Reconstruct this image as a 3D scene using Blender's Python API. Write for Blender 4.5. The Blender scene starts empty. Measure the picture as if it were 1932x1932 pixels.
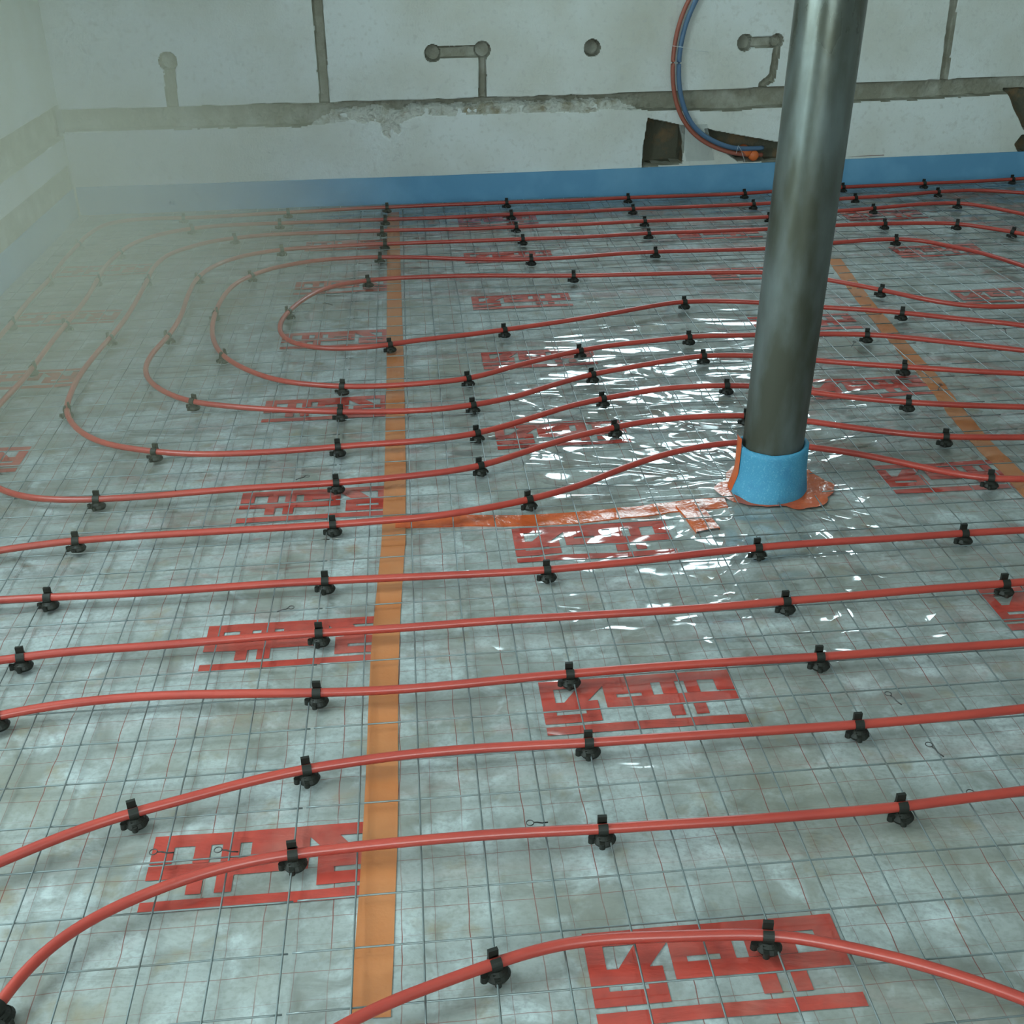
import bpy, math, random
import numpy as np
from mathutils import Matrix, Vector

random.seed(4)
rng = np.random.default_rng(7)
sc = bpy.context.scene
COL = sc.collection

# ------------------------------------------------------------------ camera
F = 2184.0; H = 1.325
_y = np.array([-224.0, -1156.0, F]); _y /= np.linalg.norm(_y)
_d = np.array([71.0, 4112.0, F]); _d -= _d.dot(_y) * _y; _d /= np.linalg.norm(_d)
_z = -_d
_x = np.cross(_y, _z)
if _x[0] < 0: _x = -_x
R = np.array([_x, _y, _z])
cam_d = bpy.data.cameras.new('camera')
cam_d.sensor_width = 36.0; cam_d.lens = F / 1932.0 * 36.0
cam_d.clip_start = 0.05; cam_d.clip_end = 60
cam = bpy.data.objects.new('camera', cam_d); COL.objects.link(cam)
Mx = Matrix.Identity(4)
for i in range(3):
    Mx[i][0] = R[i, 0]; Mx[i][1] = -R[i, 1]; Mx[i][2] = -R[i, 2]
Mx[2][3] = H
cam.matrix_world = Mx
sc.camera = cam

# ------------------------------------------------------------------ world, light, exposure
w = bpy.data.worlds.new('world'); sc.world = w; w.use_nodes = True
w.node_tree.nodes['Background'].inputs[0].default_value = (0.55, 0.78, 0.82, 1)
w.node_tree.nodes['Background'].inputs[1].default_value = 0.6
sc.view_settings.view_transform = 'Standard'
sc.view_settings.look = 'None'
sc.view_settings.gamma = 1.0
sc.view_settings.use_curve_mapping = False
sc.view_settings.exposure = 0.0
sc.cycles.use_adaptive_sampling = True
sc.cycles.adaptive_threshold = 0.08
sc.cycles.adaptive_min_samples = 12
sc.cycles.max_bounces = 5
sc.cycles.diffuse_bounces = 3
sc.cycles.glossy_bounces = 2
sc.cycles.caustics_reflective = False
sc.cycles.caustics_refractive = False
sc.cycles.sample_clamp_indirect = 4.0
sc.cycles.use_denoising = True

def area(name, loc, target, sx, sy, power, col):
    l = bpy.data.lights.new(name, 'AREA'); l.shape = 'RECTANGLE'
    l.size = sx; l.size_y = sy; l.energy = power; l.color = col
    o = bpy.data.objects.new(name, l); COL.objects.link(o)
    o.location = loc
    d = Vector(target) - Vector(loc)
    o.rotation_euler = d.to_track_quat('-Z', 'Y').to_euler()
    return o

Y0 = -1.5
WB = (0.70, 2.05, 0.985, 1.80)          # back window: x0 x1 z0 z1
WL = (0.40, 1.02, 0.10, 2.10)           # glazed door in the left wall: y0 y1 z0 z1
area('daylight_back', ((WB[0]+WB[1])/2, 6.02, (WB[2]+WB[3])/2), ((WB[0]+WB[1])/2, 0, (WB[2]+WB[3])/2-0.2),
     WB[1]-WB[0], WB[3]-WB[2], 42, (0.72, 0.95, 1.0))
area('daylight_left', (-1.82, (WL[0]+WL[1])/2, (WL[2]+WL[3])/2), (4, (WL[0]+WL[1])/2, (WL[2]+WL[3])/2),
     WL[1]-WL[0], WL[3]-WL[2], 44, (0.76, 0.97, 0.98))
WF = (-0.9, 0.8, 0.9, 2.2)           # unseen opening added behind the camera to brighten the back wall: x0 x1 z0 z1
area('fill_behind', ((WF[0]+WF[1])/2, Y0 - 0.24, (WF[2]+WF[3])/2), ((WF[0]+WF[1])/2, 3, (WF[2]+WF[3])/2 - .4),
     WF[1]-WF[0], WF[3]-WF[2], 88, (0.80, 0.98, 0.97))
WS = (1.14, 2.55, 0.95, 2.2)         # unseen left wall opening, added to brighten the back wall's left: y0 y1 z0 z1
area('fill_side', (-1.82, (WS[0]+WS[1])/2, (WS[2]+WS[3])/2), (4, (WS[0]+WS[1])/2 + .6, 0.2),
     WS[1]-WS[0], WS[3]-WS[2], 84, (0.76, 0.97, 0.98))

# ------------------------------------------------------------------ helpers
def ray(px, py): return R @ np.array([px - 966.0, py - 966.0, F])
def fl(px, py, h=0.0):
    """the point of the plane z=h seen at a place in the photo"""
    r = ray(px, py); t = (H - h) / -r[2]
    return np.array([r[0] * t, r[1] * t, h])
def wp(px, py, Y=5.8):
    r = ray(px, py); t = Y / r[1]
    return r[0] * t, r[2] * t + H      # x, z on the back wall
def tag(o, label=None, cat=None, group=None, kind=None):
    if label: o['label'] = label
    if cat: o['category'] = cat
    if group: o['group'] = group
    if kind: o['kind'] = kind
    return o
def link(name, me, mats=None, parent=None):
    if mats:
        for m in (mats if isinstance(mats, (list, tuple)) else [mats]): me.materials.append(m)
    o = bpy.data.objects.new(name, me); COL.objects.link(o)
    if parent: o.parent = parent
    return o
def empty(name, loc=(0, 0, 0), rz=0.0):
    o = bpy.data.objects.new(name, None); COL.objects.link(o)
    o.empty_display_size = 0.02
    o.location = loc; o.rotation_euler = (0, 0, rz)
    return o

class MB:
    """collects vertices and faces of one mesh"""
    def __init__(s): s.v = []; s.f = []; s.m = []; s.n = 0; s.sm = []
    def add(s, V, Fc, mi=0, smooth=False):
        V = np.asarray(V, float)
        s.v.append(V)
        for f in Fc:
            s.f.append(tuple(int(i) + s.n for i in f)); s.m.append(mi); s.sm.append(smooth)
        s.n += len(V)
    def box(s, x0, x1, y0, y1, z0, z1, mi=0, fn=None):
        V = np.array([(x, y, z) for z in (z0, z1) for y in (y0, y1) for x in (x0, x1)], float)
        if fn is not None: V = fn(V)
        s.add(V, [(0, 2, 3, 1), (4, 5, 7, 6), (0, 1, 5, 4), (2, 6, 7, 3), (0, 4, 6, 2), (1, 3, 7, 5)], mi)
    def tube(s, P, r, n=8, mi=0, cap=True, smooth=True):
        P = np.asarray(P, float); N = len(P)
        T = np.gradient(P, axis=0); T /= np.linalg.norm(T, axis=1)[:, None] + 1e-12
        up = np.array([0, 0, 1.0]) if abs(T[:, 2]).mean() < 0.8 else np.array([0, 1.0, 0])
        S = np.cross(T, up); S /= np.linalg.norm(S, axis=1)[:, None] + 1e-12
        U = np.cross(S, T)
        rr = np.broadcast_to(np.asarray(r, float), (N,))
        a = np.arange(n) * 2 * np.pi / n
        V = (P[:, None, :] + rr[:, None, None] * (np.cos(a)[None, :, None] * S[:, None, :] + np.sin(a)[None, :, None] * U[:, None, :])).reshape(-1, 3)
        Fc = []
        for i in range(N - 1):
            for j in range(n):
                k = (j + 1) % n
                Fc.append((i * n + j, i * n + k, (i + 1) * n + k, (i + 1) * n + j))
        if cap: Fc += [tuple(range(n))[::-1], tuple((N - 1) * n + j for j in range(n))]
        s.add(V, Fc, mi, smooth)
    def cyl(s, c, r0, r1, z0, z1, n=16, mi=0, ax='z', sx=1.0, sy=1.0):
        a = np.arange(n) * 2 * np.pi / n
        V = []
        for r, z in ((r0, z0), (r1, z1)):
            for t in a: V.append((c[0] + r * sx * math.cos(t), c[1] + r * sy * math.sin(t), z))
        V = np.array(V)
        Fc = [(j, (j + 1) % n, n + (j + 1) % n, n + j) for j in range(n)] + [tuple(range(n))[::-1], tuple(range(n, 2 * n))]
        s.add(V, Fc, mi)
    def mesh(s, name):
        me = bpy.data.meshes.new(name)
        V = np.concatenate(s.v) if s.v else np.zeros((0, 3))
        me.from_pydata(V.tolist(), [], s.f)
        me.polygons.foreach_set('material_index', s.m)
        me.polygons.foreach_set('use_smooth', s.sm)
        me.update()
        return me
    def build(s, name, mats, parent=None): return link(name, s.mesh(name), mats, parent)

def grid_mesh(name, V, nx, ny, midx=None, smooth=True):
    """V: ny*nx vertices row by row"""
    me = bpy.data.meshes.new(name)
    i = np.arange((ny - 1) * (nx - 1)); r = i // (nx - 1); c = i % (nx - 1)
    a = r * nx + c
    quads = np.stack([a, a + 1, a + nx + 1, a + nx], 1)
    me.vertices.add(len(V)); me.vertices.foreach_set('co', V.astype(np.float32).ravel())
    me.loops.add(quads.size); me.loops.foreach_set('vertex_index', quads.astype(np.int32).ravel())
    me.polygons.add(len(quads)); me.polygons.foreach_set('loop_start', (np.arange(len(quads)) * 4).astype(np.int32))
    if midx is not None: me.polygons.foreach_set('material_index', midx.astype(np.int32))
    me.polygons.foreach_set('use_smooth', np.full(len(quads), smooth))
    me.update(calc_edges=True); me.validate()
    return me

# value noise in numpy
_T = rng.random((256, 256))
def vn(x, y, seed=0):
    x = np.asarray(x, float) + seed * 17.31; y = np.asarray(y, float) + seed * 7.77
    xi = np.floor(x).astype(int); yi = np.floor(y).astype(int)
    fx = x - xi; fy = y - yi
    fx = fx * fx * (3 - 2 * fx); fy = fy * fy * (3 - 2 * fy)
    g = lambda a, b: _T[a & 255, b & 255]
    return ((g(xi, yi) * (1 - fx) + g(xi + 1, yi) * fx) * (1 - fy) + (g(xi, yi + 1) * (1 - fx) + g(xi + 1, yi + 1) * fx) * fy)
def fbm(x, y, seed=0, o=3):
    s = 0; a = .5
    for k in range(o):
        s = s + a * vn(x * 2 ** k, y * 2 ** k, seed + k * 3); a *= .5
    return s / (1 - .5 ** o)
def ss(a, b, x):
    t = np.clip((x - a) / (b - a), 0, 1); return t * t * (3 - 2 * t)

CX, CY = 0.857, 2.53                  # foot of the steel column
def fh(x, y):
    """height of the foil over the slab"""
    x = np.asarray(x, float); y = np.asarray(y, float)
    u = 0.0052 * fbm(x * 8, y * 11, 1, 2) + 0.0012 * (1 - np.abs(2 * fbm(x * 7 + 2 * vn(x * 3, y * 3, 9), y * 22, 2, 2) - 1))
    d = np.hypot(x - CX, (y - CY) * 0.8)
    wcol = np.exp(-(d / 0.55) ** 2)
    rid = (1 - np.abs(2 * vn(x * 9 + 3 * vn(x * 4, y * 4, 5), y * 14 + 2 * vn(x * 5, y * 5, 6), 4) - 1)) ** 2
    u = u + wcol * 0.006 * rid
    # lateral folds between column and second tape, and by the left loops
    wf = np.exp(-((x - 1.25) / 0.42) ** 2 - ((y - 2.95) / 0.42) ** 2) + 0.45 * np.exp(-((x + 0.8) / 0.35) ** 2 - ((y - 2.4) / 0.6) ** 2) \
        + 0.5 * np.exp(-((x - 0.3) / 0.35) ** 2 - ((y - 2.9) / 0.55) ** 2)
    ph = y * 2 * np.pi / 0.085 + 3.0 * vn(x * 5, y * 3, 11) + 1.2 * np.sin(x * 13)
    u = u + wf * 0.0028 * (1 + np.sin(ph)) * (0.4 + vn(x * 6, y * 6, 12))
    return 0.0130 * np.tanh(u / 0.0130)

# ------------------------------------------------------------------ materials
def mat(name, col, rough=0.5, metal=0.0, noise=None, bump=None, coat=0.0, spec=0.5, noise2=None):
    m = bpy.data.materials.new(name); m.use_nodes = True
    nt = m.node_tree; N = nt.nodes; L = nt.links; b = N['Principled BSDF']
    b.inputs['Base Color'].default_value = (*col, 1); b.inputs['Roughness'].default_value = rough
    b.inputs['Metallic'].default_value = metal; b.inputs['Coat Weight'].default_value = coat
    b.inputs['Specular IOR Level'].default_value = spec
    tc = N.new('ShaderNodeTexCoord')
    last = None
    for nz in (noise, noise2):
        if nz:
            c2, scale, lo, hi = nz[:4]
            t = N.new('ShaderNodeTexNoise'); t.inputs['Scale'].default_value = scale; t.inputs['Detail'].default_value = 5
            L.new(tc.outputs['Object'], t.inputs['Vector'])
            if len(nz) > 4:
                mp = N.new('ShaderNodeMapping'); mp.inputs['Scale'].default_value = nz[4]
                L.new(tc.outputs['Object'], mp.inputs['Vector']); L.new(mp.outputs[0], t.inputs['Vector'])
            r = N.new('ShaderNodeMapRange'); r.inputs[1].default_value = lo; r.inputs[2].default_value = hi
            L.new(t.outputs[0], r.inputs[0])
            mx = N.new('ShaderNodeMix'); mx.data_type = 'RGBA'
            L.new(r.outputs[0], mx.inputs[0])
            if last is None: mx.inputs[6].default_value = (*col, 1)
            else: L.new(last, mx.inputs[6])
            mx.inputs[7].default_value = (*c2, 1); last = mx.outputs[2]
    if last is not None: L.new(last, b.inputs['Base Color'])
    if bump:
        t = N.new('ShaderNodeTexNoise'); t.inputs['Scale'].default_value = bump[0]; t.inputs['Detail'].default_value = 6
        L.new(tc.outputs['Object'], t.inputs['Vector'])
        bp = N.new('ShaderNodeBump'); bp.inputs['Strength'].default_value = bump[1]; bp.inputs['Distance'].default_value = bump[2]
        L.new(t.outputs[0], bp.inputs['Height']); L.new(bp.outputs[0], b.inputs['Normal'])
    return m

M = {}
M['plaster'] = mat('plaster', (0.75, 0.79, 0.785), 0.9, noise=((0.62, 0.62, 0.55), 2.2, 0.42, 0.75), noise2=((0.58, 0.59, 0.56), 40, 0.55, 0.85), bump=(110, 0.5, 0.004), spec=0.2)
M['mortar'] = mat('mortar', (0.30, 0.29, 0.23), 0.95, noise=((0.46, 0.46, 0.40), 9, 0.45, 0.7), bump=(45, 0.8, 0.01), spec=0.15)
M['broken'] = mat('broken_plaster', (0.60, 0.61, 0.56), 0.95, noise=((0.33, 0.29, 0.20), 16, 0.5, 0.72), bump=(38, 1.0, 0.02), spec=0.15)
M['niche'] = mat('niche_brick', (0.12, 0.115, 0.085), 0.95, noise=((0.24, 0.15, 0.08), 14, 0.5, 0.75), bump=(50, 0.8, 0.01), spec=0.1)
M['ceiling'] = mat('ceiling_paint', (0.62, 0.64, 0.60), 0.9)
M['slab'] = mat('concrete', (0.30, 0.30, 0.28), 0.9, noise=((0.22, 0.22, 0.2), 6, 0.4, 0.7))
M['strip'] = mat('blue_foam', (0.125, 0.32, 0.52), 0.6, noise=((0.17, 0.39, 0.60), 5, 0.45, 0.7), bump=(160, 0.25, 0.002), spec=0.35)
M['sleeve'] = mat('blue_foam_sleeve', (0.05, 0.23, 0.37), 0.7, noise=((0.16, 0.38, 0.50), 260, 0.55, 0.8), noise2=((0.035, 0.17, 0.31), 18, 0.5, 0.8), bump=(220, 0.5, 0.002), spec=0.4)
M['tape'] = mat('orange_tape', (0.44, 0.165, 0.065), 0.25, noise=((0.39, 0.13, 0.045), 9, 0.4, 0.75), bump=(14, 0.25, 0.01), coat=0.0)
M['tape2'] = mat('orange_red_tape', (0.52, 0.10, 0.025), 0.2, noise=((0.40, 0.065, 0.025), 9, 0.4, 0.75), bump=(22, 0.5, 0.012))
M['pipe'] = mat('red_pex', (0.38, 0.048, 0.033), 0.32, noise=((0.31, 0.037, 0.028), 6, 0.4, 0.7), spec=0.5)
M['wpipe'] = mat('red_riser', (0.40, 0.12, 0.08), 0.45)
M['bpipe'] = mat('blue_riser', (0.09, 0.17, 0.29), 0.45)
M['clip'] = mat('black_plastic', (0.013, 0.014, 0.011), 0.55, spec=0.3)
M['wire'] = mat('galvanised_wire', (0.19, 0.225, 0.23), 0.36, metal=0.55, noise=((0.13, 0.115, 0.095), 18, 0.5, 0.8))
M['tie'] = mat('tie_wire', (0.08, 0.08, 0.08), 0.5, metal=0.7)
M['string'] = mat('white_string', (0.75, 0.78, 0.78), 0.7)
M['scrap'] = mat('red_brown_tape', (0.20, 0.09, 0.065), 0.5)
M['cap'] = mat('orange_plastic', (0.70, 0.16, 0.04), 0.45)
M['frame'] = mat('window_frame', (0.6, 0.62, 0.6), 0.4)

# steel of the column: grey metal with dull smears
m = bpy.data.materials.new('column_steel'); m.use_nodes = True
nt = m.node_tree; N = nt.nodes; L = nt.links; b = N['Principled BSDF']
tc = N.new('ShaderNodeTexCoord'); mp = N.new('ShaderNodeMapping'); mp.inputs['Scale'].default_value = (1, 1, 0.35)
L.new(tc.outputs['Object'], mp.inputs[0])
t = N.new('ShaderNodeTexNoise'); t.inputs['Scale'].default_value = 11; t.inputs['Detail'].default_value = 7; L.new(mp.outputs[0], t.inputs['Vector'])
cr = N.new('ShaderNodeValToRGB'); cr.color_ramp.elements[0].position = 0.40; cr.color_ramp.elements[0].color = (0.060, 0.063, 0.046, 1)
cr.color_ramp.elements[1].position = 0.62; cr.color_ramp.elements[1].color = (0.125, 0.145, 0.14, 1)
L.new(t.outputs[0], cr.inputs[0]); L.new(cr.outputs[0], b.inputs['Base Color'])
b.inputs['Metallic'].default_value = 0.55
# rough scale near the foot, smoother rolled steel above
sp = N.new('ShaderNodeSeparateXYZ'); L.new(tc.outputs['Object'], sp.inputs[0])
mr = N.new('ShaderNodeMapRange'); mr.inputs[1].default_value = 0.15; mr.inputs[2].default_value = 1.05; mr.inputs[3].default_value = 0.52; mr.inputs[4].default_value = 0.20
L.new(sp.outputs[2], mr.inputs[0])
ad = N.new('ShaderNodeMath'); ad.operation = 'MULTIPLY_ADD'; ad.inputs[1].default_value = 0.16
L.new(t.outputs[0], ad.inputs[0]); L.new(mr.outputs[0], ad.inputs[2]); L.new(ad.outputs[0], b.inputs['Roughness'])
M['steel'] = m

def foil_mat(name, printed):
    m = bpy.data.materials.new(name); m.use_nodes = True
    nt = m.node_tree; N = nt.nodes; L = nt.links; b = N['Principled BSDF']
    tc = N.new('ShaderNodeTexCoord'); P = tc.outputs['Object']
    def noise(scale, det=4, vec=P, dist=0.0, rgh=0.55):
        t = N.new('ShaderNodeTexNoise'); t.inputs['Scale'].default_value = scale; t.inputs['Detail'].default_value = det
        t.inputs['Distortion'].default_value = dist; t.inputs['Roughness'].default_value = rgh
        L.new(vec, t.inputs['Vector']); return t.outputs[0]
    def mth(op, a, bb=None, c=None):
        n = N.new('ShaderNodeMath'); n.operation = op
        for i, v in enumerate((a, bb, c)):
            if v is None: continue
            if isinstance(v, (int, float)): n.inputs[i].default_value = v
            else: L.new(v, n.inputs[i])
        return n.outputs[0]
    def rng_(v, a, bb, c=0.0, d=1.0):
        r = N.new('ShaderNodeMapRange'); L.new(v, r.inputs[0])
        for i, q in enumerate((a, bb, c, d)): r.inputs[i + 1].default_value = q
        return r.outputs[0]
    def mix(f, a, bb):
        n = N.new('ShaderNodeMix'); n.data_type = 'RGBA'
        for i, v in ((0, f), (6, a), (7, bb)):
            if isinstance(v, (int, float)): n.inputs[i].default_value = v
            elif isinstance(v, tuple): n.inputs[i].default_value = (*v, 1)
            else: L.new(v, n.inputs[i])
        return n.outputs[2]
    def mapping(s, rz=0.0):
        n = N.new('ShaderNodeMapping'); n.inputs['Scale'].default_value = s; n.inputs['Rotation'].default_value = (0, 0, rz)
        L.new(P, n.inputs[0]); return n.outputs[0]
    if printed:
        c = mix(rng_(noise(30), 0.4, 0.75), (0.40, 0.045, 0.03), (0.30, 0.035, 0.025))
        c = mix(rng_(noise(7), 0.5, 0.85), c, (0.36, 0.12, 0.095))
    else:
        c = mix(rng_(noise(4.5, 4), 0.36, 0.66), (0.325, 0.36, 0.362), (0.205, 0.215, 0.20))
        c = mix(rng_(noise(11, 4, P, 0.6), 0.50, 0.70), c, (0.41, 0.46, 0.475))
        c = mix(rng_(noise(10, 5, mapping((1, 1, 1), 1.1), 0.8), 0.54, 0.78), c, (0.145, 0.143, 0.125))
        c = mix(rng_(noise(130, 3), 0.45, 0.95), c, (0.19, 0.20, 0.19))
        c = mix(rng_(noise(2.3, 3, P, 0.5), 0.50, 0.72, 0.0, 0.6), c, (0.175, 0.168, 0.125))
        c = mix(rng_(noise(13, 4), 0.58, 0.82), c, (0.22, 0.18, 0.115))
        wob = N.new('ShaderNodeTexNoise'); wob.inputs['Scale'].default_value = 9; L.new(P, wob.inputs['Vector'])
        sw = N.new('ShaderNodeSeparateColor'); L.new(wob.outputs[1], sw.inputs[0])
        sx = N.new('ShaderNodeSeparateXYZ'); L.new(P, sx.inputs[0])
        def line(coord, w_, phase, per, half):
            v = mth('MULTIPLY_ADD', w_, 0.010, coord)
            v = mth('ADD', v, per * 40 - phase - 0.005)
            v = mth('MODULO', v, per)
            v = mth('ABSOLUTE', mth('SUBTRACT', v, per / 2))
            return mth('GREATER_THAN', v, per / 2 - half)
        brk = rng_(noise(4, 2), 0.35, 0.55, 0.25, 0.9)
        l1 = mth('MULTIPLY', line(sx.outputs[0], sw.outputs[0], 0.028, 0.1, 0.0008), brk)
        l2 = mth('MULTIPLY', line(sx.outputs[0], sw.outputs[0], 0.078, 0.1, 0.0005), 0.5)
        l3 = mth('MULTIPLY', line(sx.outputs[1], sw.outputs[1], 0.05, 0.1, 0.0007), 0.6)
        l4 = mth('MULTIPLY', line(sx.outputs[1], sw.outputs[1], 0.0, 0.1, 0.0004), 0.35)
        f = mth('MAXIMUM', mth('MAXIMUM', l1, l2), mth('MAXIMUM', l3, l4))
        c = mix(f, c, (0.17, 0.045, 0.035))
    L.new(c, b.inputs['Base Color'])
    b.inputs['Roughness'].default_value = 0.75; b.inputs['Specular IOR Level'].default_value = 0.25
    b.inputs['Coat Weight'].default_value = 1.0; b.inputs['Coat Roughness'].default_value = 0.07; b.inputs['Coat IOR'].default_value = 1.6
    # how crumpled: strongest round the column, then by the second tape and the left edge
    def blob(cx, cy, rr):
        n = N.new('ShaderNodeVectorMath'); n.operation = 'DISTANCE'; L.new(P, n.inputs[0]); n.inputs[1].default_value = (cx, cy, 0)
        return rng_(n.outputs['Value'], rr, 0.0)
    wv = mth('ADD', blob(CX - 0.10, CY + 0.15, 1.25), mth('MULTIPLY', blob(-1.0, 2.8, 1.1), 0.9))
    wv = mth('MINIMUM', mth('ADD', wv, 0.26), 1.0)
    # creases: ridged noises, long across the floor
    def ridge(scale, sc_, rz, dist, vec=None):
        return mth('ABSOLUTE', mth('SUBTRACT', noise(scale, 1, vec or mapping(sc_, rz), dist, 0.4), 0.5))
    def vor(scale, sc_, rz, amp):
        v = N.new('ShaderNodeTexVoronoi'); v.feature = 'F1'; v.inputs['Scale'].default_value = scale
        dv = N.new('ShaderNodeVectorMath'); dv.operation = 'ADD'
        nz = N.new('ShaderNodeTexNoise'); nz.inputs['Scale'].default_value = 4; nz.inputs['Detail'].default_value = 1; L.new(P, nz.inputs['Vector'])
        scl = N.new('ShaderNodeVectorMath'); scl.operation = 'SCALE'; scl.inputs['Scale'].default_value = amp; L.new(nz.outputs[1], scl.inputs[0])
        L.new(mapping(sc_, rz), dv.inputs[0]); L.new(scl.outputs[0], dv.inputs[1]); L.new(dv.outputs[0], v.inputs['Vector'])
        return v.outputs[0]
    r1 = ridge(2.6, (0.6, 2.0, 1), 0.10, 0.9)
    r2 = ridge(3.0, (0.7, 1.9, 1), -0.60, 1.2)
    # folds running out from the column foot
    sx2 = N.new('ShaderNodeSeparateXYZ'); L.new(P, sx2.inputs[0])
    dx = mth('SUBTRACT', sx2.outputs[0], CX); dy = mth('SUBTRACT', sx2.outputs[1], CY)
    an = mth('ARCTAN2', dx, dy); rr_ = mth('SQRT', mth('ADD', mth('MULTIPLY', dx, dx), mth('MULTIPLY', dy, dy)))
    cv = N.new('ShaderNodeCombineXYZ'); L.new(mth('MULTIPLY', an, 1.9), cv.inputs[0]); L.new(mth('MULTIPLY', rr_, 1.3), cv.inputs[1])
    r4 = mth('MULTIPLY', ridge(1.9, None, 0, 0.5, cv.outputs[0]), mth('MINIMUM', mth('MULTIPLY', rr_, 1.6), 1.0))
    hgt = mth('ADD', mth('MULTIPLY', r1, -1.0), mth('MULTIPLY', r2, -0.7))
    hgt = mth('ADD', hgt, mth('MULTIPLY', r4, -2.1))
    hgt = mth('ADD', hgt, mth('MULTIPLY', vor(3.0, (0.7, 1.5, 1), 0.3, 0.4), 0.40))
    patch = rng_(noise(1.7, 1), 0.42, 0.62, 0.45, 1.25)
    hgt = mth('MULTIPLY', hgt, mth('MULTIPLY', wv, patch))
    bp = N.new('ShaderNodeBump'); bp.inputs['Strength'].default_value = 1.0; bp.inputs['Distance'].default_value = 0.042
    L.new(hgt, bp.inputs['Height']); L.new(bp.outputs[0], b.inputs['Coat Normal'])
    bp2 = N.new('ShaderNodeBump'); bp2.inputs['Strength'].default_value = 0.8; bp2.inputs['Distance'].default_value = 0.010
    L.new(mth('ADD', mth('MULTIPLY', noise(9, 4, mapping((0.8, 1.8, 1), 0.4), 0.6), 0.8), mth('MULTIPLY', hgt, 0.5)), bp2.inputs['Height'])
    L.new(bp2.outputs[0], b.inputs['Normal'])
    return m
M['foil'] = foil_mat('foil_over_fleece', False)
M['print'] = foil_mat('foil_red_print', True)

# film: clear crumpled plastic
m = bpy.data.materials.new('clear_film'); m.use_nodes = True
nt = m.node_tree; N = nt.nodes; L = nt.links; b = N['Principled BSDF']
b.inputs['Base Color'].default_value = (0.55, 0.6, 0.58, 1); b.inputs['Roughness'].default_value = 0.15; b.inputs['Alpha'].default_value = 0.35
M['film'] = m

# ------------------------------------------------------------------ room shell
X0, X1, ZC = -1.60, 4.40, 2.5
def wy(x): return 5.772 + 0.006 * np.asarray(x) ** 2

mb = MB(); mb.box(X0 - .3, X1 + .2, Y0 - .2, 6.25, -0.16, -0.004); tag(mb.build('floor', [M['slab']]), kind='structure')
mb = MB(); mb.box(X0 - .3, X1 + .2, Y0 - .2, 6.25, ZC, ZC + .15); tag(mb.build('ceiling', [M['ceiling']]), kind='structure')
mb = MB(); mb.box(X1, X1 + .2, Y0, 6.1, 0, ZC); tag(mb.build('wall_right', [M['plaster']]), kind='structure')
mb = MB(); mb.box(X0, WF[0], Y0 - .2, Y0, 0, ZC); mb.box(WF[1], X1, Y0 - .2, Y0, 0, ZC); mb.box(WF[0], WF[1], Y0 - .2, Y0, 0, WF[2]); mb.box(WF[0], WF[1], Y0 - .2, Y0, WF[3], ZC); tag(mb.build('wall_front', [M['plaster']]), kind='structure')

# back wall: heights and chases as a relief. depth 0 = face of the plaster
def seg_d(x, z, a, c):
    a = np.array(a); c = np.array(c); d = c - a; t = np.clip(((x - a[0]) * d[0] + (z - a[1]) * d[1]) / (d @ d), 0, 1)
    return np.hypot(x - a[0] - t * d[0], z - a[1] - t * d[1])
def poly_sd(x, z, poly):
    inside = np.zeros(x.shape, bool); dist = np.full(x.shape, 9.0)
    n = len(poly)
    for i in range(n):
        a, c = poly[i], poly[(i + 1) % n]
        dist = np.minimum(dist, seg_d(x, z, a, c))
        cond = ((a[1] > z) != (c[1] > z)) & (x < (c[0] - a[0]) * (z - a[1]) / (c[1] - a[1] + 1e-12) + a[0])
        inside ^= cond
    return np.where(inside, -dist, dist)
def W(pts): return [wp(*p) for p in pts]

st = 0.005
xs = np.arange(X0, 3.45, st); zs = np.arange(0.0, 0.9751, st)
GX, GZ = np.meshgrid(xs, zs)
jit = 0.006 * (fbm(GX * 22, GZ * 22, 21, 3) - .5)
def cut(sd, depth, e=0.004): return depth * ss(e, -e, sd)
D = np.zeros_like(GX)
zt = 0.486 + 0.009 * np.clip(GX - 1, 0, 3) + 0.004 * (fbm(GX * 14, GX * 0, 22, 3) - .5)
zb = 0.384 + 0.028 * np.clip(GX - 1.2, 0, 3) / 1.4 + 0.022 * (fbm(GX * 8, GX * 0 + 3, 23, 3) - .5)
zb = zb - 0.03 * np.exp(-((GX + 0.06) / 0.06) ** 2) + 0.02 * ss(-0.1, 0.1, GX) * ss(1.6, 1.1, GX)
tt = np.clip((zt - GZ) / (zt - zb), 0, 1)
sl = ss(-0.55, -0.3, GX) * ss(1.25, 0.95, GX)
rough = (0.012 + 0.012 * sl) * (fbm(GX * 26, GZ * 34, 24, 3) - .5)
groove = (0.045 * (1 - sl * 0.85 * ss(0.15, 0.55, tt)) + rough) * ss(0, .05, tt) * ss(1.0, 0.93 - 0.15 * sl, tt)
inb = (GZ < zt) & (GZ > zb)
D = np.where(inb, np.maximum(groove, 0.0), 0.0)
def add(sd, depth, e=0.003):
    global D
    D = np.maximum(D, cut(sd + jit, depth, e))
for a, c, r in (((597, -30), (613.5, 192), .0215), ((909.5, 96), (909.5, 182), .0165), ((816, 99), (908, 95), .024),
                ((320, 120), (327, 200), .024), ((1805.5, -20), (1783, 150), .018), ((1405, 80), (1465, 79), .022), ((1467, 80), (1455, 150), .015), ((1455, 145), (1438, 160), .018)):
    A, C_ = W([a, c]); add(seg_d(GX, GZ, A, C_) - r, 0.03)
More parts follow.
